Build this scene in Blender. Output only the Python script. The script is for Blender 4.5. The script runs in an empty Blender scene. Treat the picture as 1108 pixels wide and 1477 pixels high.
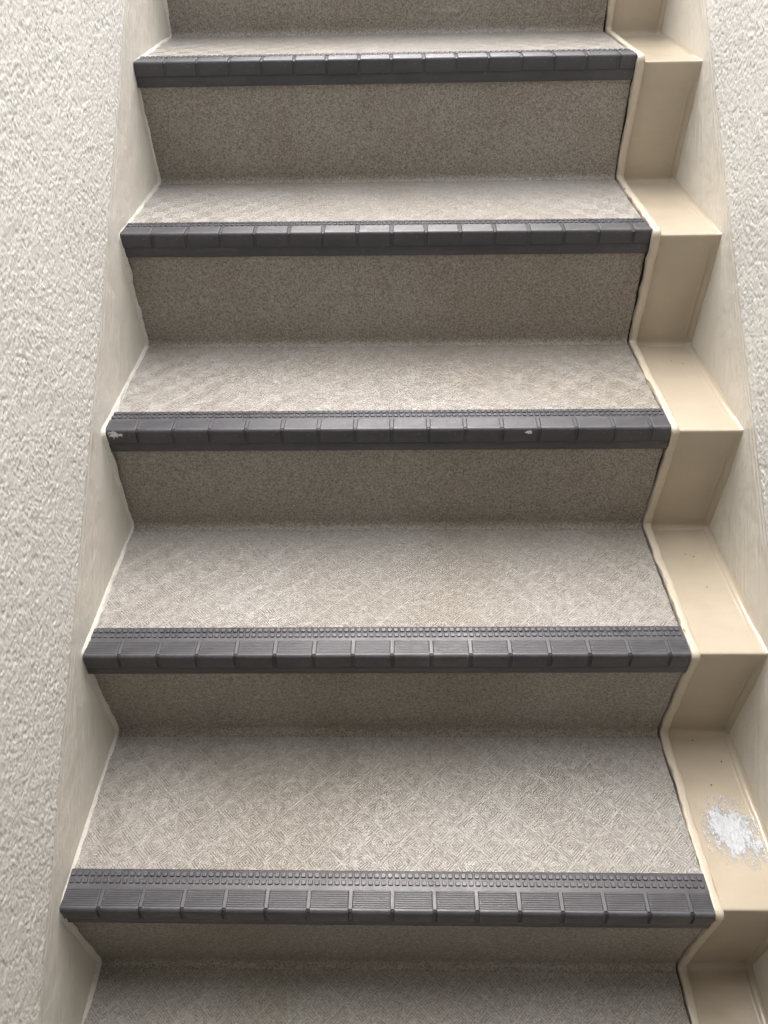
import bpy, math, random
import numpy as np
from mathutils import Vector, Matrix

random.seed(7)
rng = np.random.default_rng(11)
SC = bpy.context.scene
COL = SC.collection

# ------------------------------------------------------------------ camera
cam_data = bpy.data.cameras.new('camera')
cam = bpy.data.objects.new('camera', cam_data)
COL.objects.link(cam)
cam_right = Vector((0.99980959, 0.01246196, -0.01501597))
cam_up = Vector((0.00350376, 0.64236062, 0.76639452))
cam_fwd = Vector((-0.01919644, 0.7663012, -0.64219464))
M = Matrix.Identity(4)
for i in range(3):
    M[i][0] = cam_right[i]
    M[i][1] = cam_up[i]
    M[i][2] = -cam_fwd[i]
M[0][3], M[1][3], M[2][3] = 0.42423, -0.41375, 1.17243
cam.matrix_world = M
cam_data.sensor_fit = 'VERTICAL'
cam_data.sensor_height = 24.0
cam_data.lens = 24.0 * 1100.0 / 1477.0
cam_data.clip_start = 0.02
cam_data.clip_end = 500.0
SC.camera = cam

# ------------------------------------------------------------------ sky, sun, exposure
SUN_EL, SUN_ROT = math.radians(62), math.radians(0)
world = bpy.data.worlds.new('World')
SC.world = world
world.use_nodes = True
wn, wl = world.node_tree.nodes, world.node_tree.links
wn.clear()
w_out = wn.new('ShaderNodeOutputWorld')
w_bg = wn.new('ShaderNodeBackground')
w_sky = wn.new('ShaderNodeTexSky')
w_sky.sky_type = 'NISHITA'
w_sky.sun_disc = False
w_sky.sun_elevation = SUN_EL
w_sky.sun_rotation = SUN_ROT
w_sky.dust_density = 4.0
w_hsv = wn.new('ShaderNodeHueSaturation')          # thin overcast: the blue is mostly washed out
w_hsv.inputs['Saturation'].default_value = 0.66
wl.new(w_sky.outputs[0], w_hsv.inputs['Color'])
wl.new(w_hsv.outputs[0], w_bg.inputs['Color'])
w_bg.inputs['Strength'].default_value = 0.08
wl.new(w_bg.outputs[0], w_out.inputs[0])

sun_data = bpy.data.lights.new('sun', 'SUN')
sun_data.energy = 1.5
sun_data.angle = math.radians(75)
sun_data.color = (1.0, 1.0, 1.0)
sun = bpy.data.objects.new('sun', sun_data)
COL.objects.link(sun)
sd = Vector((math.sin(SUN_ROT) * math.cos(SUN_EL), math.cos(SUN_ROT) * math.cos(SUN_EL), math.sin(SUN_EL)))
sun.rotation_euler = sd.to_track_quat('Z', 'Y').to_euler()
sun.location = (0, 3, 6)

SC.view_settings.view_transform = 'Standard'
SC.view_settings.look = 'None'
SC.view_settings.gamma = 1.0
SC.view_settings.use_curve_mapping = False
SC.view_settings.exposure = 2.72
SC.cycles.use_denoising = True
SC.cycles.denoiser = 'OPENIMAGEDENOISE'
SC.cycles.denoising_input_passes = 'RGB_ALBEDO_NORMAL'
SC.cycles.denoising_prefilter = 'NONE'

# ------------------------------------------------------------------ measures (metres)
G, H = 0.25, 0.18819            # going and rise of one step
W = 0.80912                     # width of the sheet-covered steps, x = 0 .. W
GX1, GX2 = 0.82607, 0.91475     # stepped gutter, x = GX1 .. GX2, right wall at GX2
K0, K1 = -3, 7                  # steps built
LEAN = 0.0085                   # risers lean out this much at the top

# ------------------------------------------------------------------ helpers
def noise2(x, y, seed=0):
    """smooth value noise in 0..1 on arrays"""
    xi = np.floor(x).astype(np.int64); yi = np.floor(y).astype(np.int64)
    fx = x - xi; fy = y - yi
    fx = fx * fx * (3 - 2 * fx); fy = fy * fy * (3 - 2 * fy)
    def hsh(a, b):
        n = (a * 374761393 + b * 668265263 + seed * 974711) & 0x7fffffff
        n = ((n ^ (n >> 13)) * 1274126177) & 0x7fffffff
        n = (n ^ (n >> 16)) & 0xffff
        return n / 65535.0
    a = hsh(xi, yi); b = hsh(xi + 1, yi); c = hsh(xi, yi + 1); d = hsh(xi + 1, yi + 1)
    return (a * (1 - fx) + b * fx) * (1 - fy) + (c * (1 - fx) + d * fx) * fy

def n1(x, seed=0):
    x = np.atleast_1d(np.asarray(x, float))
    return noise2(x, np.zeros_like(x) + 0.37, seed) - 0.5

def mesh_from(name, verts, faces, smooth=False):
    me = bpy.data.meshes.new(name)
    me.from_pydata([tuple(v) for v in verts], [], faces)
    if smooth:
        me.polygons.foreach_set('use_smooth', [True] * len(me.polygons))
    me.update()
    return me

def grid_mesh(name, P, smooth=True, flip=False, mask=None):
    """P: array (n, m, 3) of points -> quad grid"""
    n, m, _ = P.shape
    idx = np.arange(n * m).reshape(n, m)
    q = np.stack([idx[:-1, :-1], idx[1:, :-1], idx[1:, 1:], idx[:-1, 1:]], -1).reshape(-1, 4)
    if flip:
        q = q[:, ::-1]
    if mask is not None:
        q = q[mask.reshape(-1)]
    me = bpy.data.meshes.new(name)
    me.vertices.add(n * m)
    me.vertices.foreach_set('co', P.reshape(-1).astype(np.float32))
    me.loops.add(q.size)
    me.loops.foreach_set('vertex_index', q.reshape(-1).astype(np.int32))
    me.polygons.add(len(q))
    me.polygons.foreach_set('loop_start', (np.arange(len(q)) * 4).astype(np.int32))
    if smooth:
        me.polygons.foreach_set('use_smooth', np.ones(len(q), bool))
    me.update(calc_edges=True)
    me.validate()
    return me

def add(name, me, mat, parent=None, loc=None):
    o = bpy.data.objects.new(name, me)
    COL.objects.link(o)
    if mat is not None and not me.materials:
        me.materials.append(mat)
    if parent is not None:
        o.parent = parent
    if loc is not None:
        o.location = loc
    return o

def empty(name, loc=(0, 0, 0)):
    o = bpy.data.objects.new(name, None)
    o.empty_display_size = 0.05
    o.location = loc
    COL.objects.link(o)
    return o

def tag(o, label, cat, group=None, kind=None):
    o['label'] = label
    o['category'] = cat
    if group: o['group'] = group
    if kind: o['kind'] = kind
    return o

def box(name, x0, x1, y0, y1, z0, z1):
    v = [(x0, y0, z0), (x1, y0, z0), (x1, y1, z0), (x0, y1, z0), (x0, y0, z1), (x1, y0, z1), (x1, y1, z1), (x0, y1, z1)]
    f = [(0, 3, 2, 1), (4, 5, 6, 7), (0, 1, 5, 4), (1, 2, 6, 5), (2, 3, 7, 6), (3, 0, 4, 7)]
    return mesh_from(name, v, f)

def resample(path, step):
    p = np.asarray(path, float)
    seg = np.hypot(*(p[1:] - p[:-1]).T)
    s = np.concatenate([[0], np.cumsum(seg)])
    n = max(2, int(s[-1] / step) + 1)
    t = np.linspace(0, s[-1], n)
    t = np.unique(np.concatenate([t, s]))
    keep = [t[0]]
    for a in t[1:]:
        if a - keep[-1] > step * 0.25: keep.append(a)
    t = np.array(keep)
    return np.stack([np.interp(t, s, p[:, 0]), np.interp(t, s, p[:, 1])], 1), t

def normals2(p):
    """upward / outward normals of a (y, z) polyline that climbs towards +y"""
    d = np.gradient(p, axis=0)
    d /= np.maximum(np.linalg.norm(d, axis=1, keepdims=True), 1e-9)
    return np.stack([-d[:, 1], d[:, 0]], 1)

def arc(cy, cz, r, a0, a1, n):
    return [(cy + r * math.cos(a), cz + r * math.sin(a)) for a in np.linspace(a0, a1, n)]

def stair_path(k0, k1, off, nose_r, cove_r, nose_dy=0.0):
    """(y, z) line climbing the steps, raised by `off` over the sheets"""
    pts = []
    for k in range(k0, k1 + 1):
        zt = k * H + off
        yr0 = k * G - off + nose_dy * 0.3          # riser foot
        yr1 = k * G - LEAN - off + nose_dy         # riser head
        zt1 = (k + 1) * H + off
        if k == k0:
            pts.append(((k - 1) * G + 0.03, zt))
        pts += arc(yr0 - cove_r, zt + cove_r, cove_r, -math.pi / 2, -0.05, 6)
        pts += arc(yr1 + nose_r, zt1 - nose_r, nose_r, math.pi, math.pi / 2, 5)
    pts.append((k1 * G + G * 0.8, (k1 + 1) * H + off))
    return pts

# ------------------------------------------------------------------ materials
def new_mat(name):
    m = bpy.data.materials.new(name)
    m.use_nodes = True
    nt = m.node_tree
    b = nt.nodes['Principled BSDF']
    return m, nt.nodes, nt.links, b

def nd(ns, t, **kw):
    n = ns.new(t)
    for k, v in kw.items():
        if k in n.inputs: n.inputs[k].default_value = v
        else: setattr(n, k, v)
    return n

def math_n(ns, ls, op, a, b=None, clamp=False):
    n = ns.new('ShaderNodeMath'); n.operation = op; n.use_clamp = clamp
    for i, v in enumerate((a, b)):
        if v is None: continue
        if isinstance(v, (int, float)): n.inputs[i].default_value = v
        else: ls.new(v, n.inputs[i])
    return n.outputs[0]

def ramp(ns, ls, fac, stops):
    r = ns.new('ShaderNodeValToRGB')
    e = r.color_ramp.elements
    e[0].position, e[0].color = stops[0][0], (*stops[0][1], 1)
    e[1].position, e[1].color = stops[-1][0], (*stops[-1][1], 1)
    for p, c in stops[1:-1]:
        x = e.new(p); x.color = (*c, 1)
    ls.new(fac, r.inputs[0])
    return r.outputs[0]

def mixc(ns, ls, fac, a, b, mode='MIX'):
    n = ns.new('ShaderNodeMix'); n.data_type = 'RGBA'; n.blend_type = mode
    for sock, v in ((n.inputs['Factor'], fac), (n.inputs['A'], a), (n.inputs['B'], b)):
        if isinstance(v, (int, float)): sock.default_value = v
        elif isinstance(v, tuple): sock.default_value = (*v, 1)
        else: ls.new(v, sock)
    return n.outputs['Result']

def vinyl(name, embossed):
    m, ns, ls, b = new_mat(name)
    tc = ns.new('ShaderNodeTexCoord')
    co = tc.outputs['Object']
    worm = nd(ns, 'ShaderNodeTexNoise', Scale=420.0 if embossed else 340.0, Detail=3.0, Roughness=0.62, Distortion=1.1)
    ls.new(co, worm.inputs['Vector'])
    fine = nd(ns, 'ShaderNodeTexNoise', Scale=900.0, Detail=1.0)
    ls.new(co, fine.inputs['Vector'])
    blot = nd(ns, 'ShaderNodeTexNoise', Scale=9.0, Detail=4.0, Roughness=0.6)
    ls.new(co, blot.inputs['Vector'])
    if embossed:
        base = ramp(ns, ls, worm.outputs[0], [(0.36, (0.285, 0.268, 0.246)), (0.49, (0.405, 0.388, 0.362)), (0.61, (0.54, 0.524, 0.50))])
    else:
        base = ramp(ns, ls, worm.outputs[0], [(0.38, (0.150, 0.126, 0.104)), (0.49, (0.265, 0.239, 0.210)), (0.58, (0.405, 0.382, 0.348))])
    base = mixc(ns, ls, 0.22, base, ramp(ns, ls, fine.outputs[0], [(0.35, (0.12, 0.11, 0.10)), (0.65, (0.50, 0.47, 0.43))]))
    dirt = ramp(ns, ls, blot.outputs[0], [(0.3, (0.90, 0.885, 0.865)), (0.65, (1.0, 1.0, 1.0))])
    base = mixc(ns, ls, 1.0, base, dirt, 'MULTIPLY')
    # walked-in grime, pale scuffs and a little grit
    gr = nd(ns, 'ShaderNodeTexNoise', Scale=2.6, Detail=6.0, Roughness=0.65, Distortion=0.4); ls.new(co, gr.inputs['Vector'])
    base = mixc(ns, ls, 1.0, base, ramp(ns, ls, gr.outputs[0], [(0.34, (0.86, 0.83, 0.78)), (0.60, (1.0, 1.0, 1.0))]), 'MULTIPLY')
    mp = ns.new('ShaderNodeMapping'); mp.inputs['Scale'].default_value = (7, 30, 30); ls.new(co, mp.inputs['Vector'])
    sc = nd(ns, 'ShaderNodeTexNoise', Scale=1.0, Detail=6.0, Roughness=0.75, Distortion=0.9); ls.new(mp.outputs[0], sc.inputs['Vector'])
    base = mixc(ns, ls, math_n(ns, ls, 'MULTIPLY', ramp(ns, ls, sc.outputs[0], [(0.62, (0,) * 3), (0.74, (1,) * 3)]), 0.22 if embossed else 0.32), base, (0.52, 0.50, 0.46))
    vo = nd(ns, 'ShaderNodeTexVoronoi', Scale=26.0); ls.new(co, vo.inputs['Vector'])
    base = mixc(ns, ls, math_n(ns, ls, 'MULTIPLY', ramp(ns, ls, vo.outputs['Distance'], [(0.018, (1,) * 3), (0.04, (0,) * 3)]), 0.7), base, mixc(ns, ls, math_n(ns, ls, 'GREATER_THAN', vo.outputs['Color'], 0.55), (0.05, 0.045, 0.04), (0.7, 0.69, 0.66)))
    b.inputs['Roughness'].default_value = 0.52
    b.inputs['Specular IOR Level'].default_value = 0.45
    hgt = math_n(ns, ls, 'MULTIPLY', worm.outputs[0], 0.3 if embossed else 0.5)
    if embossed:
        sx = ns.new('ShaderNodeSeparateXYZ'); ls.new(co, sx.inputs[0])
        wob = nd(ns, 'ShaderNodeTexNoise', Scale=60.0, Detail=2.0); ls.new(co, wob.inputs['Vector'])
        wv = math_n(ns, ls, 'MULTIPLY', math_n(ns, ls, 'SUBTRACT', wob.outputs[0], 0.5), 0.0004)
        x = math_n(ns, ls, 'ADD', sx.outputs[0], wv); y = math_n(ns, ls, 'ADD', sx.outputs[1], wv)
        L = 0.0498
        def tri(v):
            f = math_n(ns, ls, 'FRACT', math_n(ns, ls, 'DIVIDE', v, L))
            return math_n(ns, ls, 'MULTIPLY', math_n(ns, ls, 'ABSOLUTE', math_n(ns, ls, 'SUBTRACT', f, 0.5)), 2.0)
        fu = tri(math_n(ns, ls, 'ADD', x, y)); fv = tri(math_n(ns, ls, 'SUBTRACT', x, y))
        mx = math_n(ns, ls, 'MAXIMUM', fu, fv)
        wave = math_n(ns, ls, 'SINE', math_n(ns, ls, 'MULTIPLY', mx, 6.0 * 2 * math.pi))
        wave = math_n(ns, ls, 'MULTIPLY_ADD', wave, 0.5)
        ns[-1].inputs[2].default_value = 0.5
        brk = nd(ns, 'ShaderNodeTexNoise', Scale=130.0, Detail=4.0, Roughness=0.7); ls.new(co, brk.inputs['Vector'])
        bm = ramp(ns, ls, brk.outputs[0], [(0.38, (0.40,) * 3), (0.56, (1.0,) * 3)])
        wave = math_n(ns, ls, 'MULTIPLY', wave, bm)
        groove = ramp(ns, ls, wave, [(0.0, (1.0, 1.0, 1.0)), (0.45, (0.96, 0.955, 0.95)), (1.0, (0.60, 0.585, 0.56))])
        base = mixc(ns, ls, 1.0, base, groove, 'MULTIPLY')
        hgt = math_n(ns, ls, 'SUBTRACT', hgt, math_n(ns, ls, 'MULTIPLY', wave, 1.0))
        # foot wear: the middle is rubbed a little smoother and paler
        rough = ramp(ns, ls, blot.outputs[0], [(0.35, (0.36,) * 3), (0.7, (0.31,) * 3)])
        ls.new(rough, b.inputs['Roughness'])
    bump = nd(ns, 'ShaderNodeBump', Strength=0.8, Distance=0.0013 if embossed else 0.0006)
    ls.new(hgt, bump.inputs['Height'])
    ls.new(bump.outputs[0], b.inputs['Normal'])
    ls.new(base, b.inputs['Base Color'])
    return m

def paint(name, col, rough=0.3, streak=(14, 14, 90), strength=0.25, dist=0.0012, coat=0.0, slope=37):
    m, ns, ls, b = new_mat(name)
    tc = ns.new('ShaderNodeTexCoord'); co = tc.outputs['Object']
    mp = ns.new('ShaderNodeMapping'); mp.vector_type = 'TEXTURE'
    mp.inputs['Scale'].default_value = tuple(1.0 / q for q in streak)
    mp.inputs['Rotation'].default_value = (math.radians(slope), 0, 0)
    ls.new(co, mp.inputs['Vector'])
    st = nd(ns, 'ShaderNodeTexNoise', Scale=1.0, Detail=4.0, Roughness=0.6, Distortion=0.6); ls.new(mp.outputs[0], st.inputs['Vector'])
    lump = nd(ns, 'ShaderNodeTexNoise', Scale=28.0, Detail=3.0); ls.new(co, lump.inputs['Vector'])
    blot = nd(ns, 'ShaderNodeTexNoise', Scale=7.0, Detail=3.0); ls.new(co, blot.inputs['Vector'])
    pin = nd(ns, 'ShaderNodeTexVoronoi', Scale=42.0); ls.new(co, pin.inputs['Vector'])
    bub = ramp(ns, ls, pin.outputs['Distance'], [(0.02, (1.0,) * 3), (0.09, (0.0,) * 3)])
    c = mixc(ns, ls, ramp(ns, ls, blot.outputs[0], [(0.35, (0,) * 3), (0.7, (1,) * 3)]), col, tuple(v * 0.93 for v in col))
    c = mixc(ns, ls, math_n(ns, ls, 'MULTIPLY', ramp(ns, ls, st.outputs[0], [(0.45, (0,) * 3), (0.7, (1,) * 3)]), 0.35), c, tuple(v * 0.86 for v in col))
    ls.new(c, b.inputs['Base Color'])
    b.inputs['Roughness'].default_value = rough
    b.inputs['Coat Weight'].default_value = coat
    b.inputs['Coat Roughness'].default_value = 0.14
    h = math_n(ns, ls, 'ADD', math_n(ns, ls, 'MULTIPLY', st.outputs[0], 0.5), math_n(ns, ls, 'MULTIPLY', lump.outputs[0], 0.8))
    h = math_n(ns, ls, 'ADD', h, math_n(ns, ls, 'MULTIPLY', bub, 0.10))
    bump = nd(ns, 'ShaderNodeBump', Strength=strength, Distance=dist)
    ls.new(h, bump.inputs['Height']); ls.new(bump.outputs[0], b.inputs['Normal'])
    return m

def stucco(name, col, with_relief):
    m, ns, ls, b = new_mat(name)
    tc = ns.new('ShaderNodeTexCoord'); co = tc.outputs['Object']
    fine = nd(ns, 'ShaderNodeTexNoise', Scale=520.0, Detail=3.0, Roughness=0.6); ls.new(co, fine.inputs['Vector'])
    blot = nd(ns, 'ShaderNodeTexNoise', Scale=5.0, Detail=4.0); ls.new(co, blot.inputs['Vector'])
    c = mixc(ns, ls, ramp(ns, ls, blot.outputs[0], [(0.35, (0,) * 3), (0.7, (1,) * 3)]), col, tuple(v * 0.95 for v in col))
    sp = nd(ns, 'ShaderNodeTexNoise', Scale=260.0, Detail=4.0, Roughness=0.75); ls.new(co, sp.inputs['Vector'])
    c = mixc(ns, ls, 1.0, c, ramp(ns, ls, sp.outputs[0], [(0.36, (0.84, 0.835, 0.82)), (0.58, (1.0, 1.0, 1.0))]), 'MULTIPLY')
    ls.new(c, b.inputs['Base Color'])
    b.inputs['Roughness'].default_value = 0.75
    h = math_n(ns, ls, 'MULTIPLY', fine.outputs[0], 0.25)
    if with_relief:
        big = nd(ns, 'ShaderNodeTexNoise', Scale=150.0, Detail=3.0, Distortion=0.8); ls.new(co, big.inputs['Vector'])
        h = math_n(ns, ls, 'ADD', h, big.outputs[0])
    bump = nd(ns, 'ShaderNodeBump', Strength=0.8, Distance=0.003 if with_relief else 0.0010)
    ls.new(h, bump.inputs['Height']); ls.new(bump.outputs[0], b.inputs['Normal'])
    return m

def rubber(name, col, rough, dust=0.35):
    m, ns, ls, b = new_mat(name)
    tc = ns.new('ShaderNodeTexCoord'); co = tc.outputs['Object']
    n = nd(ns, 'ShaderNodeTexNoise', Scale=38.0, Detail=5.0, Roughness=0.7); ls.new(co, n.inputs['Vector'])
    f = nd(ns, 'ShaderNodeTexNoise', Scale=700.0, Detail=2.0); ls.new(co, f.inputs['Vector'])
    d = math_n(ns, ls, 'MULTIPLY', ramp(ns, ls, n.outputs[0], [(0.42, (0,) * 3), (0.72, (1,) * 3)]), dust)
    gp = ns.new('ShaderNodeNewGeometry'); gx = ns.new('ShaderNodeSeparateXYZ'); ls.new(gp.outputs['Position'], gx.inputs[0])
    wq = math_n(ns, ls, 'DIVIDE', math_n(ns, ls, 'SUBTRACT', gx.outputs[0], 0.43), 0.24)
    wq = math_n(ns, ls, 'SUBTRACT', 1.0, math_n(ns, ls, 'MULTIPLY', wq, wq), True)
    n3 = nd(ns, 'ShaderNodeTexNoise', Scale=11.0, Detail=6.0, Roughness=0.7); ls.new(gp.outputs['Position'], n3.inputs['Vector'])
    wq = math_n(ns, ls, 'MULTIPLY', wq, ramp(ns, ls, n3.outputs[0], [(0.4, (0.1,) * 3), (0.62, (0.45,) * 3)]))
    c = mixc(ns, ls, math_n(ns, ls, 'MAXIMUM', d, wq), col, (0.115, 0.113, 0.120))
    sp = nd(ns, 'ShaderNodeTexVoronoi', Scale=75.0); ls.new(co, sp.inputs['Vector'])
    c = mixc(ns, ls, math_n(ns, ls, 'MULTIPLY', ramp(ns, ls, sp.outputs['Distance'], [(0.03, (1,) * 3), (0.10, (0,) * 3)]), 0.4), c, (0.30, 0.30, 0.31))
    ls.new(c, b.inputs['Base Color'])
    r = ramp(ns, ls, n.outputs[0], [(0.3, (rough - 0.06,) * 3), (0.7, (rough + 0.12,) * 3)])
    ls.new(r, b.inputs['Roughness'])
    bump = nd(ns, 'ShaderNodeBump', Strength=0.35, Distance=0.0006)
    ls.new(f.outputs[0], bump.inputs['Height']); ls.new(bump.outputs[0], b.inputs['Normal'])
    return m

def plain(name, col, rough=0.8, scale=120.0):
    m, ns, ls, b = new_mat(name)
    tc = ns.new('ShaderNodeTexCoord')
    n = nd(ns, 'ShaderNodeTexNoise', Scale=scale, Detail=4.0); ls.new(tc.outputs['Object'], n.inputs['Vector'])
    ls.new(ramp(ns, ls, n.outputs[0], [(0.3, tuple(v * 0.8 for v in col)), (0.7, col)]), b.inputs['Base Color'])
    b.inputs['Roughness'].default_value = rough
    bump = nd(ns, 'ShaderNodeBump', Strength=0.5, Distance=0.001)
    ls.new(n.outputs[0], bump.inputs['Height']); ls.new(bump.outputs[0], b.inputs['Normal'])
    return m

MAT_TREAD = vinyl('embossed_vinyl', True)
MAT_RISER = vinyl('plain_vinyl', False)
MAT_RUBBER = rubber('charcoal_rubber', (0.051, 0.049, 0.056), 0.38)
BEIGE = (0.465, 0.398, 0.303)
BAND = (0.71, 0.67, 0.59)
MAT_GUTTER = paint('beige_gloss_paint', BEIGE, 0.30, (20, 14, 70), 0.42, 0.0016, 0.35)
MAT_BAND = paint('cream_band_paint', BAND, 0.36, (14, 9, 170), 0.8, 0.0036, slope=52)
MAT_BEAD = paint('beige_edge_paint', (0.56, 0.49, 0.39), 0.4, (60, 60, 60), 0.4, 0.0015)
MAT_EDGE = plain('white_edge_paint', (0.74, 0.71, 0.64), 0.5, 300.0)
MAT_STUCCO = stucco('white_stucco', (0.765, 0.745, 0.70), False)
MAT_STUCCO_FAR = stucco('white_stucco_flat', (0.765, 0.745, 0.70), True)
MAT_CONCRETE = plain('dark_concrete', (0.05, 0.045, 0.04), 0.9)
MAT_FLOOR = plain('grey_concrete', (0.30, 0.29, 0.27), 0.85, 60.0)
MAT_SMEAR = plain('white_smear', (0.85, 0.85, 0.84), 0.5, 300.0)
MAT_SPECK = plain('dark_speck', (0.03, 0.025, 0.02), 0.8)

# ------------------------------------------------------------------ ground and landings
o = add('ground', box('ground', -30, 30, -30, 30, K0 * H - 0.35, K0 * H - 0.004), MAT_FLOOR)
o['kind'] = 'structure'
o = add('upper_landing', box('upper_landing', -0.02, GX2 + 0.02, K1 * G + 0.05, K1 * G + 1.3, (K1 + 1) * H - 0.25, (K1 + 1) * H - 0.006), MAT_FLOOR)
o['kind'] = 'structure'

o = add('light_block_ceiling', box('light_block_ceiling', -0.16, GX2 + 0.16, -2.0, 0.10, 2.352, 2.50), MAT_FLOOR)  # added slab out of view, its edge set to keep sky off the risers
o['kind'] = 'structure'
o = add('light_block_wall', box('light_block_wall', -0.16, GX2 + 0.16, -2.12, -2.002, K0 * H - 0.3, 2.35), MAT_FLOOR)  # added wall out of view, shuts out sky light from behind the camera
o['kind'] = 'structure'

# ------------------------------------------------------------------ walls
BL = [(-2.2, -1.62), (-1.2, -0.70), (-0.0854, 0.1698 + 0.003), (0.1326, 0.3430), (0.3454, 0.5035), (0.5766, 0.6795), (0.7126, 0.7895), (0.8128, 0.8685), (0.9754, 1.0010), (2.3, 2.02)]
BR = [(-2.2, -1.43), (-1.2, -0.675), (0.415, 0.5363), (0.5104, 0.6085), (0.7242, 0.7661), (0.8939, 0.8960), (1.0438, 1.0101), (2.3, 1.956)]
def bline(tab, y):
    a = np.array(tab); return np.interp(y, a[:, 0], a[:, 1])

def grains(y, z, cell, seed):
    """rounded grains of random size scattered over the plane, 0..1"""
    u, v = y / cell, z / cell
    ui, vi = np.floor(u).astype(np.int64), np.floor(v).astype(np.int64)
    out = np.zeros_like(y)
    def hsh(a, b, q):
        n = (a * 374761393 + b * 668265263 + (seed + q) * 974711) & 0x7fffffff
        n = ((n ^ (n >> 13)) * 1274126177) & 0x7fffffff
        return ((n ^ (n >> 16)) & 0xffff) / 65535.0
    for du in (-1, 0, 1):
        for dv in (-1, 0, 1):
            a, b = ui + du, vi + dv
            cx = a + hsh(a, b, 1); cy = b + hsh(a, b, 2)
            r = 0.45 + 0.55 * hsh(a, b, 3); hh = 0.35 + 0.65 * hsh(a, b, 4)
            ang = hsh(a, b, 5) * math.pi; st = 0.65 + 0.35 * hsh(a, b, 6)
            ca, sa = np.cos(ang), np.sin(ang)
            ex = (u - cx) * ca + (v - cy) * sa; ey = ((v - cy) * ca - (u - cx) * sa) / st
            d2 = (ex * ex + ey * ey) / (r * r)
            out = np.maximum(out, hh * np.sqrt(np.clip(1 - d2, 0, 1)))
    return out

def stucco_height(y, z, seed):
    g1_ = grains(y, z, 0.0037, seed)
    g2_ = grains(y + 0.7, z, 0.0027, seed + 20)
    b3 = noise2(y / 0.0090, z / 0.0090, seed + 3)
    b4 = noise2(y / 0.0500, z / 0.0500, seed + 5)
    pit = np.clip(noise2(y / 0.0048, z / 0.0048, seed + 6) - 0.66, 0, 1) * 3.0
    return 0.0008 * g1_ * (0.55 + 0.8 * b4) + 0.0005 * g2_ + 0.0005 * b3 - 0.0010 * pit

def build_wall(side):
    if side == 'left':
        x0, sgn, tab, seed = 0.0, 1.0, BL, 20
        y0, y1, vmax = -0.30, 1.20, 0.52
    else:
        x0, sgn, tab, seed = GX2, -1.0, BR, 50
        y0, y1, vmax = -0.30, 1.30, 0.56
    root = empty('wall_' + side, (x0, 0, 0))
    # fine-grained stucco where one can see the grains
    stp = 0.0011 if side == 'left' else 0.0014
    ys = np.arange(y0, y1, stp); vs = np.arange(0, vmax, stp)
    Y, V = np.meshgrid(ys, vs, indexing='ij')
    base = bline(tab, Y) + 0.0016 * (noise2(Y / 0.012, Y * 0, seed + 7) - 0.5) + 0.002 * (noise2(Y / 0.11, Y * 0, seed + 8) - 0.5)
    Z = base + V
    hgt = stucco_height(Y, Z, seed)
    fall = np.clip(V / 0.006, 0, 1)
    X = sgn * (0.0006 + (0.0008 + hgt) * (0.25 + 0.75 * fall))
    X[:, 0] = -sgn * 0.002
    P = np.stack([X, Y, Z], -1)
    add('stucco', grid_mesh('stucco', P, True, flip=(side == 'right')), MAT_STUCCO, root)
    # the same stucco farther up and along
    xo = sgn * 0.0012
    yb, yt = -2.0, 2.2
    zt = 2.35
    def upper(yy): return bline(tab, yy)
    v = []; f = []
    def quad(pts):
        n = len(v); v.extend([(xo, p[0], p[1]) for p in pts]); f.append((n, n + 1, n + 2, n + 3))
    cuts = np.linspace(y0 + 0.002, y1 - 0.004, 12)
    for a, c in zip(cuts[:-1], cuts[1:]):
        quad([(a, upper(a) + vmax - 0.003), (c, upper(c) + vmax - 0.003), (c, zt), (a, zt)])
    quad([(yb, upper(yb)), (y0 + 0.002, upper(y0 + 0.002)), (y0 + 0.002, zt), (yb, zt)])
    quad([(y1 - 0.004, upper(y1 - 0.004)), (yt, upper(yt)), (yt, zt), (y1 - 0.004, zt)])
    add('stucco', mesh_from('stucco_field', v, f), MAT_STUCCO_FAR, root)
    # solid wall behind
    xa, xb = (-0.16, -0.006) if side == 'left' else (0.006, 0.16)
    add('wall_core', box('wall_core', xa, xb, yb, yt, K0 * H - 0.3, zt), MAT_FLOOR, root)
    # painted band under the stucco, following the stairs
    ys = np.arange(yb, yt, 0.008); ss = np.concatenate([np.linspace(0.004, 0.03, 14), np.linspace(0.034, 0.33, 50)])
    Y, S = np.meshgrid(ys, ss, indexing='ij')
    Z = bline(tab, Y) + 0.004 - S
    wav = 0.0011 * (noise2(Y / 0.09, Z / 0.09, seed + 30) - 0.5) + 0.0005 * (noise2(Y / 0.02, Z / 0.035, seed + 31) - 0.5)
    rl = 0.013 + 0.003 * (noise2(Y / 0.2, Y * 0, seed + 33) - 0.5)
    ridge = 0.0008 * np.exp(-((S - rl) / 0.0018) ** 2) + 0.0005 * np.exp(-((S - rl - 0.011) / 0.002) ** 2) * (noise2(Y / 0.08, Y * 0, seed + 34) > 0.45)
    X = sgn * (wav + ridge)
    add('painted_band', grid_mesh('painted_band', np.stack([X, Y, Z], -1), True, flip=(side == 'left')), MAT_BAND, root)
    return root

wall_left = build_wall('left')
tag(wall_left, 'rough white stucco wall left of the stairs, with a cream painted band along its foot', 'wall')
wall_right = build_wall('right')
tag(wall_right, 'rough white stucco wall on the right, cream band beside the stepped gutter', 'wall')

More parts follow.
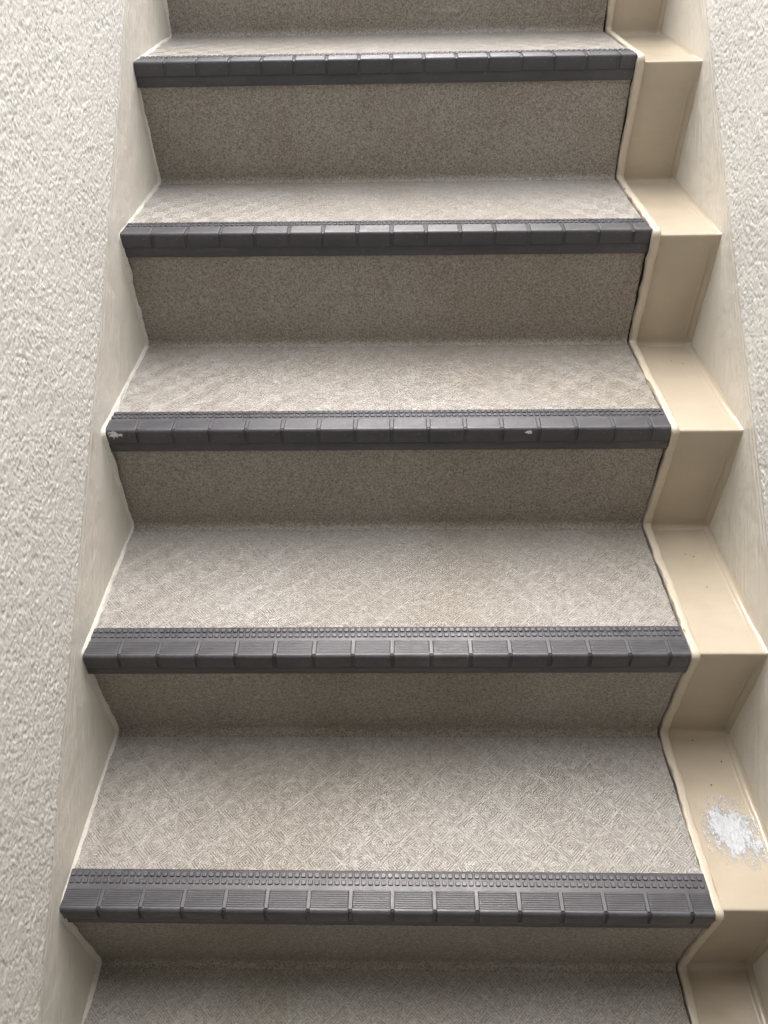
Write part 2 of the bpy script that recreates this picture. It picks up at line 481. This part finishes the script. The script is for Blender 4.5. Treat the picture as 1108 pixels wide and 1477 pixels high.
# ------------------------------------------------------------------ staircase: concrete body, riser and tread sheets
stairs = empty('staircase', (0, 0, 0))
tag(stairs, 'straight flight of steps covered in mottled grey-beige vinyl sheet', 'staircase')
v, f = [], []
prof = []
for k in range(K0, K1 + 1):
    prof += [(k * G + 0.012, k * H - 0.006), (k * G - LEAN + 0.012, (k + 1) * H - 0.006)]
prof = [((K0 - 1) * G, K0 * H - 0.004)] + prof + [(K1 * G + 0.06, (K1 + 1) * H - 0.004)]
xa, xb = -0.05, GX2 + 0.05
n = len(prof)
for (y, z) in prof:
    v += [(-0.003, y, z), (W + 0.008, y, z)]
for i in range(n - 1):
    f.append((2 * i, 2 * i + 1, 2 * i + 3, 2 * i + 2))
add('concrete_body', mesh_from('concrete_body', v, f), MAT_CONCRETE, stairs)

def sheet(path, seed, xgap=0.0022, shift=None):
    p, t = resample(path, 0.012)
    m = len(p)
    nx = 60
    P = np.zeros((m, nx, 3))
    left = 0.0008 + 0.0012 * n1(p[:, 0] * 70 + p[:, 1] * 70, seed)
    right = W - xgap + 0.0022 * n1(p[:, 0] * 45 + p[:, 1] * 45, seed + 1) + 0.0014 * n1(p[:, 0] * 190 + p[:, 1] * 190, seed + 2)
    nrm = normals2(p)
    for j in range(nx):
        u = j / (nx - 1)
        x = left + (right - left) * u
        wv = 0.0008 * (noise2(x / 0.13, t / 0.10, seed + 3) - 0.5)
        P[:, j, 0] = x
        P[:, j, 1] = p[:, 0] + nrm[:, 0] * wv
        P[:, j, 2] = p[:, 1] + nrm[:, 1] * wv
        if shift is not None:
            wgt, (yl, zl, yr, zr) = shift
            P[:, j, 1] += wgt(p) * (yl + (yr - yl) * u) * (1 if shift[0] is HEAD else 0)
            P[:, j, 2] += wgt(p) * (zl + (zr - zl) * u) * (0 if shift[0] is HEAD else 1)
    return grid_mesh('sheet', P, True, flip=True)

COVE = 0.010
# measured offsets of both ends of each step edge: (y left, z left, y right, z right)
ENDS = {-1: (0, 0, 0, 0), 0: (0.001, 0.001, -0.0025, 0.004), 1: (-0.0015, -0.003, -0.001, 0.0), 2: (0.006, -0.003, -0.001, 0.002),
        3: (0.003, 0.001, 0.008, -0.002), 4: (-0.006, 0.001, 0.007, 0.0), 5: (0, 0, 0, 0)}
def HEAD(p): return np.clip((p[:, 1] - p[:, 1].min()) / (H * 0.9), 0, 1)
def FRONT(p): return np.clip((p[:, 0].max() - p[:, 0]) / (G * 0.9), 0, 1)
for k in range(K0, K1 + 1):
    flat0 = k * G - COVE - 0.004
    rp = [(flat0, k * H)] + arc(k * G - COVE, k * H + COVE, COVE, -math.pi / 2, -0.05, 7) + [(k * G - LEAN * 0.96, (k + 1) * H - 0.006)]
    st_ = empty('step', (0, 0, 0)); st_.parent = stairs
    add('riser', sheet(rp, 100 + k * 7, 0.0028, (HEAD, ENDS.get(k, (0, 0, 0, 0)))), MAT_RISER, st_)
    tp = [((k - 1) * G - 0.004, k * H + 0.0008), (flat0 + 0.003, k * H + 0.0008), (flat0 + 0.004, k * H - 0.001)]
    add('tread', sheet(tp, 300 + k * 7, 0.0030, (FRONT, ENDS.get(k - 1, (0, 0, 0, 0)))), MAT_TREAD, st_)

# ------------------------------------------------------------------ stepped gutter on the right
gut = empty('stepped_gutter', (0, 0, 0))
tag(gut, 'glossy beige painted concrete gutter stepping down beside the right wall', 'gutter')
def gutter_piece(k, seed):
    zt, zt1 = k * H - 0.0082, (k + 1) * H - 0.0072
    yf, yh = k * G + 0.0062, k * G - 0.0020          # riser foot, riser head
    yprev = (k - 1) * G - 0.0020
    zprev = zt
    cr, nr = 0.008, 0.0032
    path = arc(yprev + nr, k * H - 0.0072 - nr, nr, math.pi * 0.75, math.pi / 2, 3)
    path += [(yprev + 0.05, k * H - 0.0076)]
    path += arc(yf - cr, zt + cr, cr, -math.pi / 2, -0.04, 6)
    path += arc(yh + nr, zt1 - nr, nr, math.pi, math.pi * 0.75, 3)
    p, t = resample(path, 0.003)
    nrm = normals2(p)
    tc = t[np.argmin(np.hypot(p[:, 0] - yf, p[:, 1] - zt))]
    xs = np.concatenate([np.linspace(W + 0.004, GX2 - 0.016, 12), np.linspace(GX2 - 0.0145, GX2 - 0.0085, 7), GX2 - 0.0075 + 0.0075 * np.sin(np.linspace(0.1, math.pi / 2, 6))])
    rise = np.where(xs > GX2 - 0.0075, 0.0075 - np.sqrt(np.maximum(0.0075 ** 2 - np.clip(xs - GX2 + 0.0075, 0, 0.0075) ** 2, 0)), 0.0)
    m = len(p)
    P = np.zeros((m, len(xs), 3))
    # the fillet against the wall fades out over the front edge of each step
    head = np.clip((t - 0.02) / 0.05, 0, 1) * np.clip((t[-1] - t - 0.015) / 0.05, 0, 1)
    for j, x in enumerate(xs):
        lump = 0.0019 * (noise2(np.full(m, x) / 0.03, t / 0.03, seed) - 0.5) * np.clip((t - 0.01) / 0.03, 0, 1) * np.clip((t[-1] - t - 0.01) / 0.03, 0, 1)
        jit = 0.0016 * n1(t / 0.02, seed + 40)
        seam = 0.0005 * np.exp(-((x - GX2 + 0.0105 + jit) / 0.0014) ** 2) * (0.45 + 1.1 * (n1(t / 0.012, seed + 41) + 0.5)) * head
        jx = 0.0016 * n1([x / 0.02], seed + 42)[0]
        seam = np.maximum(seam, 0.0015 * np.exp(-((t - tc + 0.003 + jx) / 0.0022) ** 2) * (0.5 + 0.9 * (n1([x / 0.013], seed + 43)[0] + 0.5)))
        off = rise[j] * (0.25 + 0.75 * head) + lump + seam
        P[:, j, 0] = x + (0.002 if j == len(xs) - 1 else 0)
        P[:, j, 1] = p[:, 0] + nrm[:, 0] * off
        P[:, j, 2] = p[:, 1] + nrm[:, 1] * off
    return grid_mesh('gutter_step', P, True, flip=True)
for k in range(K0, K1 + 1):
    add('gutter_step', gutter_piece(k, 700 + 3 * k), MAT_GUTTER, gut)

def sweep_edge(name, path, section, mat, parent, seed, wob, step=0.005, amp=0.0012):
    """sweep an x/height section along a (y, z) path with irregular edges"""
    p, t = resample(path, step)
    nrm = normals2(p)
    m = len(p)
    P = np.zeros((m, len(section), 3))
    for j, (x, hh, wl_) in enumerate(section):
        dx = wl_ * (wob * n1(t / 0.05, seed) + wob * 0.8 * n1(t / 0.016, seed + 1 + j % 2) + wob * 0.45 * n1(t / 0.006, seed + 5 + j))
        dh = amp * n1(t / 0.018, seed + 11 + j) * (1 if 0 < j < len(section) - 1 else 0)
        P[:, j, 0] = x + dx
        P[:, j, 1] = p[:, 0] + nrm[:, 0] * (hh + dh)
        P[:, j, 2] = p[:, 1] + nrm[:, 1] * (hh + dh)
    return add(name, grid_mesh(name, P, True, flip=True), mat, parent)

bead_path = stair_path(K0, K1, 0.0, 0.006, 0.009, -0.002)
sweep_edge('raised_edge', bead_path,
           [(W - 0.0002, -0.007, 1), (W - 0.0006, 0.0010, 1), (W + 0.0001, 0.0030, 1), (W + 0.0010, 0.0034, 1), (W + 0.004, 0.0036, 0.7), (W + 0.0075, 0.0035, 0.7), (W + 0.0100, 0.0029, 0.8), (W + 0.0114, 0.0018, 0.8), (W + 0.0122, -0.0010, 0.8), (W + 0.0130, -0.0068, 0.7), (W + 0.0160, -0.0100, 0.5)],
           MAT_BEAD, gut, 900, 0.0034)
# ragged paint line where the left band meets the sheets
sweep_edge('paint_edge', stair_path(K0, K1, 0.0, 0.006, 0.010, -0.002),
           [(-0.002, 0.0075, 0.0), (0.0007, 0.0045, 0.5), (0.0022, 0.0026, 1), (0.0032, 0.0016, 1), (0.0038, -0.0015, 1)],
           MAT_EDGE, wall_left, 930, 0.0038)
for c in wall_left.children:
    if c.name.startswith('paint_edge'): c.location = (0, 0, 0)

# ------------------------------------------------------------------ nosing strips
PITCH, J0 = 0.0522, 0.0495
def strip_mesh():
    # (y, z) outline from the back edge over the top, round the front and down; origin on the tread edge of the step
    o_ = [(0.0405, -0.001), (0.0402, 0.0022), (0.0390, 0.0030), (0.0165, 0.0032)]
    o_ += [(-0.0072, 0.0032)] + arc(-0.0072, -0.0008, 0.0040, math.pi / 2, math.pi, 5)
    o_ += [(-0.0113, -0.0172), (-0.0118, -0.0190), (-0.0122, -0.0205), (-0.0126, -0.0312), (-0.0118, -0.0326), (-0.0060, -0.0326)]
    p = np.array(o_)
    xs = np.linspace(0.0006, W - 0.0012, 40)
    P = np.zeros((len(xs), len(p), 3))
    for i, x in enumerate(xs):
        P[i, :, 0] = x; P[i, :, 1] = p[:, 0]; P[i, :, 2] = p[:, 1]
    # ragged cut ends
    P[0, :, 0] += 0.0012 * n1(np.arange(len(p)) * 1.7, 41); P[-1, :, 0] += 0.0016 * n1(np.arange(len(p)) * 1.7, 42)
    me = grid_mesh('strip', P, True)
    return me
def panel_mesh(width, cut=0):
    # ribbed pad: rounded back edge, seven fine ribs on top, rounded front, flat face
    up = 0.0015
    o_ = [(0.0148, 0.0028), (0.0146, 0.0032 + up * 0.8)]
    y = 0.0138
    for i in range(8):
        o_ += [(y, 0.0033 + up), (y - 0.0015, 0.0033 + up), (y - 0.0018, 0.0033 + up * 0.74), (y - 0.0024, 0.0033 + up * 0.74)]
        y -= 0.0027
    R_ = 0.0052
    o_ += arc(-0.0083, 0.0033 + up - R_, R_, math.pi / 2, math.pi, 7)
    o_ += [(-0.0139, -0.0156), (-0.0137, -0.0168), (-0.0128, -0.0174), (-0.0110, -0.0176)]
    p = np.array(o_)
    c = np.array([0.0, -0.004])
    hw = width / 2
    P = []
    for x, s in ((-hw, -1.0), (-hw + 0.0004, -0.35), (-hw + 0.0012, 0.0), (-hw + 0.0020, 0.0), (hw - 0.0020, 0.0), (hw - 0.0012, 0.0), (hw - 0.0004, -0.35), (hw, -1.0)):
        d = np.array([[0.0, -1.0] if q[0] > -0.0075 else [1.0, 0.0] for q in p])
        pp = p + d * (-s) * 0.0028
        P.append(np.column_stack([np.full(len(p), x), pp]))
    return grid_mesh('panel', np.array(P), True)
def studs_mesh():
    v, f = [], []
    sp, sz, hh = 0.00847, 0.0031, 0.0016
    for row, yy in enumerate((0.0334, 0.0243)):
        x = 0.005 + (0.0008 if row else 0.0)
        while x < W - 0.004:
            n = len(v)
            ring = [(-1, -.65), (-.65, -1), (.65, -1), (1, -.65), (1, .65), (.65, 1), (-.65, 1), (-1, .65)]
            for sc, z in ((1.0, 0.0026), (0.97, 0.0030 + hh * 0.75), (0.78, 0.0030 + hh)):
                v += [(x + a * sz * sc, yy + b_ * sz * sc, z) for a, b_ in ring]
            for l in (0, 8):
                f += [(n + l + i, n + l + (i + 1) % 8, n + l + 8 + (i + 1) % 8, n + l + 8 + i) for i in range(8)]
            f.append(tuple(n + 16 + i for i in range(8)))
            x += sp
    return mesh_from('studs', v, f)

ME_STRIP, ME_STUDS = strip_mesh(), studs_mesh()
GAP = 0.0038
ME_PANEL = panel_mesh(PITCH - GAP)
firstw = J0 - GAP / 2 - 0.0012
ME_PANEL_FIRST = panel_mesh(firstw)
njoint = int((W - 0.002 - J0) / PITCH)
lastx0 = J0 + njoint * PITCH + GAP / 2
ME_PANEL_LAST = panel_mesh(W - 0.0016 - lastx0)
for me in (ME_STRIP, ME_STUDS, ME_PANEL, ME_PANEL_FIRST, ME_PANEL_LAST):
    me.materials.append(MAT_RUBBER)

proto = empty('nosing_strip', (0, 0, 0))
add('strip', ME_STRIP, None, proto)
so = add('studs', ME_STUDS, None, proto); so['kind'] = 'stuff'
add('panel', ME_PANEL_FIRST, None, proto, (0.0012 + firstw / 2, 0, 0))
for j in range(njoint):
    add('panel', ME_PANEL, None, proto, (J0 + PITCH * (j + 0.5), 0, 0))
add('panel', ME_PANEL_LAST, None, proto, ((lastx0 + W - 0.0016) / 2, 0, 0))

LAB = {-1: 'ribbed charcoal rubber nosing on the step just below the lowest one in full view',
       0: 'ribbed charcoal rubber nosing on the lowest step edge in full view',
       1: 'ribbed charcoal rubber nosing on the second step edge from the bottom',
       2: 'charcoal rubber nosing with a white paint smear at its left end, middle step edge',
       3: 'charcoal rubber nosing on the second step edge from the top',
       4: 'charcoal rubber nosing on the topmost visible step edge, seen almost face on',
       5: 'charcoal rubber nosing on the step edge above the topmost riser'}
kids = list(proto.children)
strips = {}
first = True
for k in sorted(ENDS):
    yl, zl, yr, zr = ENDS[k]
    if first:
        r = proto; first = False
    else:
        r = proto.copy(); COL.objects.link(r)
        for ch in kids:
            c = ch.copy(); COL.objects.link(c); c.parent = r
    r.location = (0, k * G + yl, (k + 1) * H + zl)
    r.rotation_euler = (0, -math.atan2(zr - zl, W), math.atan2(yr - yl, W))
    tag(r, LAB[k], 'stair nosing', 'rubber nosings along the step edges')
    strips[k] = r

# ------------------------------------------------------------------ marks and small debris
def flakes(name, cx, cy, cz, lx, ly, res, thr, seed, hgt, edge=0.25, sx=1.0, sy=1.0, plane='xy', jag=0.012):
    """thin crust with a ragged, broken outline"""
    nx_, ny_ = int(lx / res), int(ly / res)
    a = np.linspace(-lx / 2, lx / 2, nx_ + 1); b = np.linspace(-ly / 2, ly / 2, ny_ + 1)
    A, B = np.meshgrid(a, b, indexing='ij')
    rad = np.sqrt((A / (lx / 2)) ** 2 + (B / (ly / 2)) ** 2)
    nz = 0.5 * noise2(A / jag, B / jag, seed) + 0.5 * noise2(A / (jag * 0.22), B / (jag * 0.22), seed + 1)
    dens = nz - thr - np.clip(rad - (1 - edge), 0, None) / edge * 0.45
    hh = hgt * (0.35 + 1.3 * noise2(A / 0.0022, B / 0.0022, seed + 2) * np.clip(dens * 4 + 0.3, 0, 1))
    Zc = np.where(dens > 0, hh, 0.0)
    cell = (dens[:-1, :-1] > 0) & (dens[1:, :-1] > 0) | (dens[1:, 1:] > 0) & (dens[:-1, 1:] > 0)
    if plane == 'xy': P = np.stack([cx + A, cy + B, cz + Zc], -1)
    else: P = np.stack([cx + A, cy - Zc, cz + B], -1)
    return grid_mesh(name, P, False, flip=(plane != 'xy'), mask=cell)

def mark_mat():
    m, ns, ls, b = new_mat('white_mark')
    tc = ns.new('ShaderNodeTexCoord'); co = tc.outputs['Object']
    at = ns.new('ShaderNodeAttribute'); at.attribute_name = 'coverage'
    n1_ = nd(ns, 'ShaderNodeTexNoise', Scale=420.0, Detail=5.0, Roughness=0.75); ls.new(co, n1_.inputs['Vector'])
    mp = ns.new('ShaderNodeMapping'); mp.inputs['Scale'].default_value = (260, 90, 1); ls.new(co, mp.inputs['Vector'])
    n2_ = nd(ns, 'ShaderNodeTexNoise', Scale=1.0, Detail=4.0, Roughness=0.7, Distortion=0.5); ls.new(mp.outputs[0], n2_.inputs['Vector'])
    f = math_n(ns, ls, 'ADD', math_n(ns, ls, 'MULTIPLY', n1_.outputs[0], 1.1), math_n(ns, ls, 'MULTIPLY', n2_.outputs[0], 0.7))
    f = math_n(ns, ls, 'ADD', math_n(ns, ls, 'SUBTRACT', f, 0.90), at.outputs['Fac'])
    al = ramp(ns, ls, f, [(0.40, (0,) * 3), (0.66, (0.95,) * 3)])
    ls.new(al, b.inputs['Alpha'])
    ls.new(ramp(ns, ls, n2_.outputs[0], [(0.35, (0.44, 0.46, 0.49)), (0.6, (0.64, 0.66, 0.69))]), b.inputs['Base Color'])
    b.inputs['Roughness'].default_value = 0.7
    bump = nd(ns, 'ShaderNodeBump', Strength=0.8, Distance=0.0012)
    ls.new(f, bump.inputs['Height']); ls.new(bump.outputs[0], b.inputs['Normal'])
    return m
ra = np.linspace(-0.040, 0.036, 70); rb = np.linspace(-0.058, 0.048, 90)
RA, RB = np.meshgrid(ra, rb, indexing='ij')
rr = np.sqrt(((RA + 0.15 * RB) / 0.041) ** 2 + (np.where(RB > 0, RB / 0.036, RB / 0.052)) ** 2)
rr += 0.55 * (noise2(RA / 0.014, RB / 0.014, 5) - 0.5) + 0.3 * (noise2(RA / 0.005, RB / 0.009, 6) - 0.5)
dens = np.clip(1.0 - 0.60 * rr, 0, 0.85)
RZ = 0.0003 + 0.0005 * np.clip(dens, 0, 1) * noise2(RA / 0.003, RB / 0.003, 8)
me_res = grid_mesh('white_mark', np.stack([0.870 + RA, 0.106 + RB, H - 0.0066 + RZ], -1), True)  # speckled white patch, thinning out to a ragged rim
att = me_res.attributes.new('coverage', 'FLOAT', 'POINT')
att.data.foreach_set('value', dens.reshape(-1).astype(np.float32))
o = add('white_mark', me_res, mark_mat())
tag(o, 'speckled white residue patch on the lowest fully visible gutter step', 'mark')
sm = add('paint_smear', flakes('paint_smear', 0.0165, -0.0137, -0.0030, 0.034, 0.016, 0.0005, 0.27, 77, 0.0002, 0.8, plane='xz', jag=0.007), MAT_SMEAR, strips[2]); sm['label'] = 'smear of white paint at the left end'
sm = add('paint_smear', flakes('paint_smear', 0.6102, -0.0137, -0.0020, 0.020, 0.008, 0.0005, 0.30, 88, 0.0002, 0.8, plane='xz', jag=0.006), MAT_SMEAR, strips[2]); sm['label'] = 'small fleck of white paint'

# small dark chips in the gutter paint
for (x, y, z) in ((0.872, 0.4365, 2 * H), (0.861, 0.442, 2 * H), (0.872, 0.372, 2 * H), (0.884, 0.690, 3 * H), (0.868, 0.700, 3 * H), (0.889, 0.205, H), (0.863, 0.168, H), (0.858, 0.240, H)):
    o = add('chip', flakes('chip', x, y, z - 0.0070, 0.0022, 0.0021, 0.0003, 0.05, int(x * 9999), 0.0004, 0.5, jag=0.003), MAT_SPECK, gut)
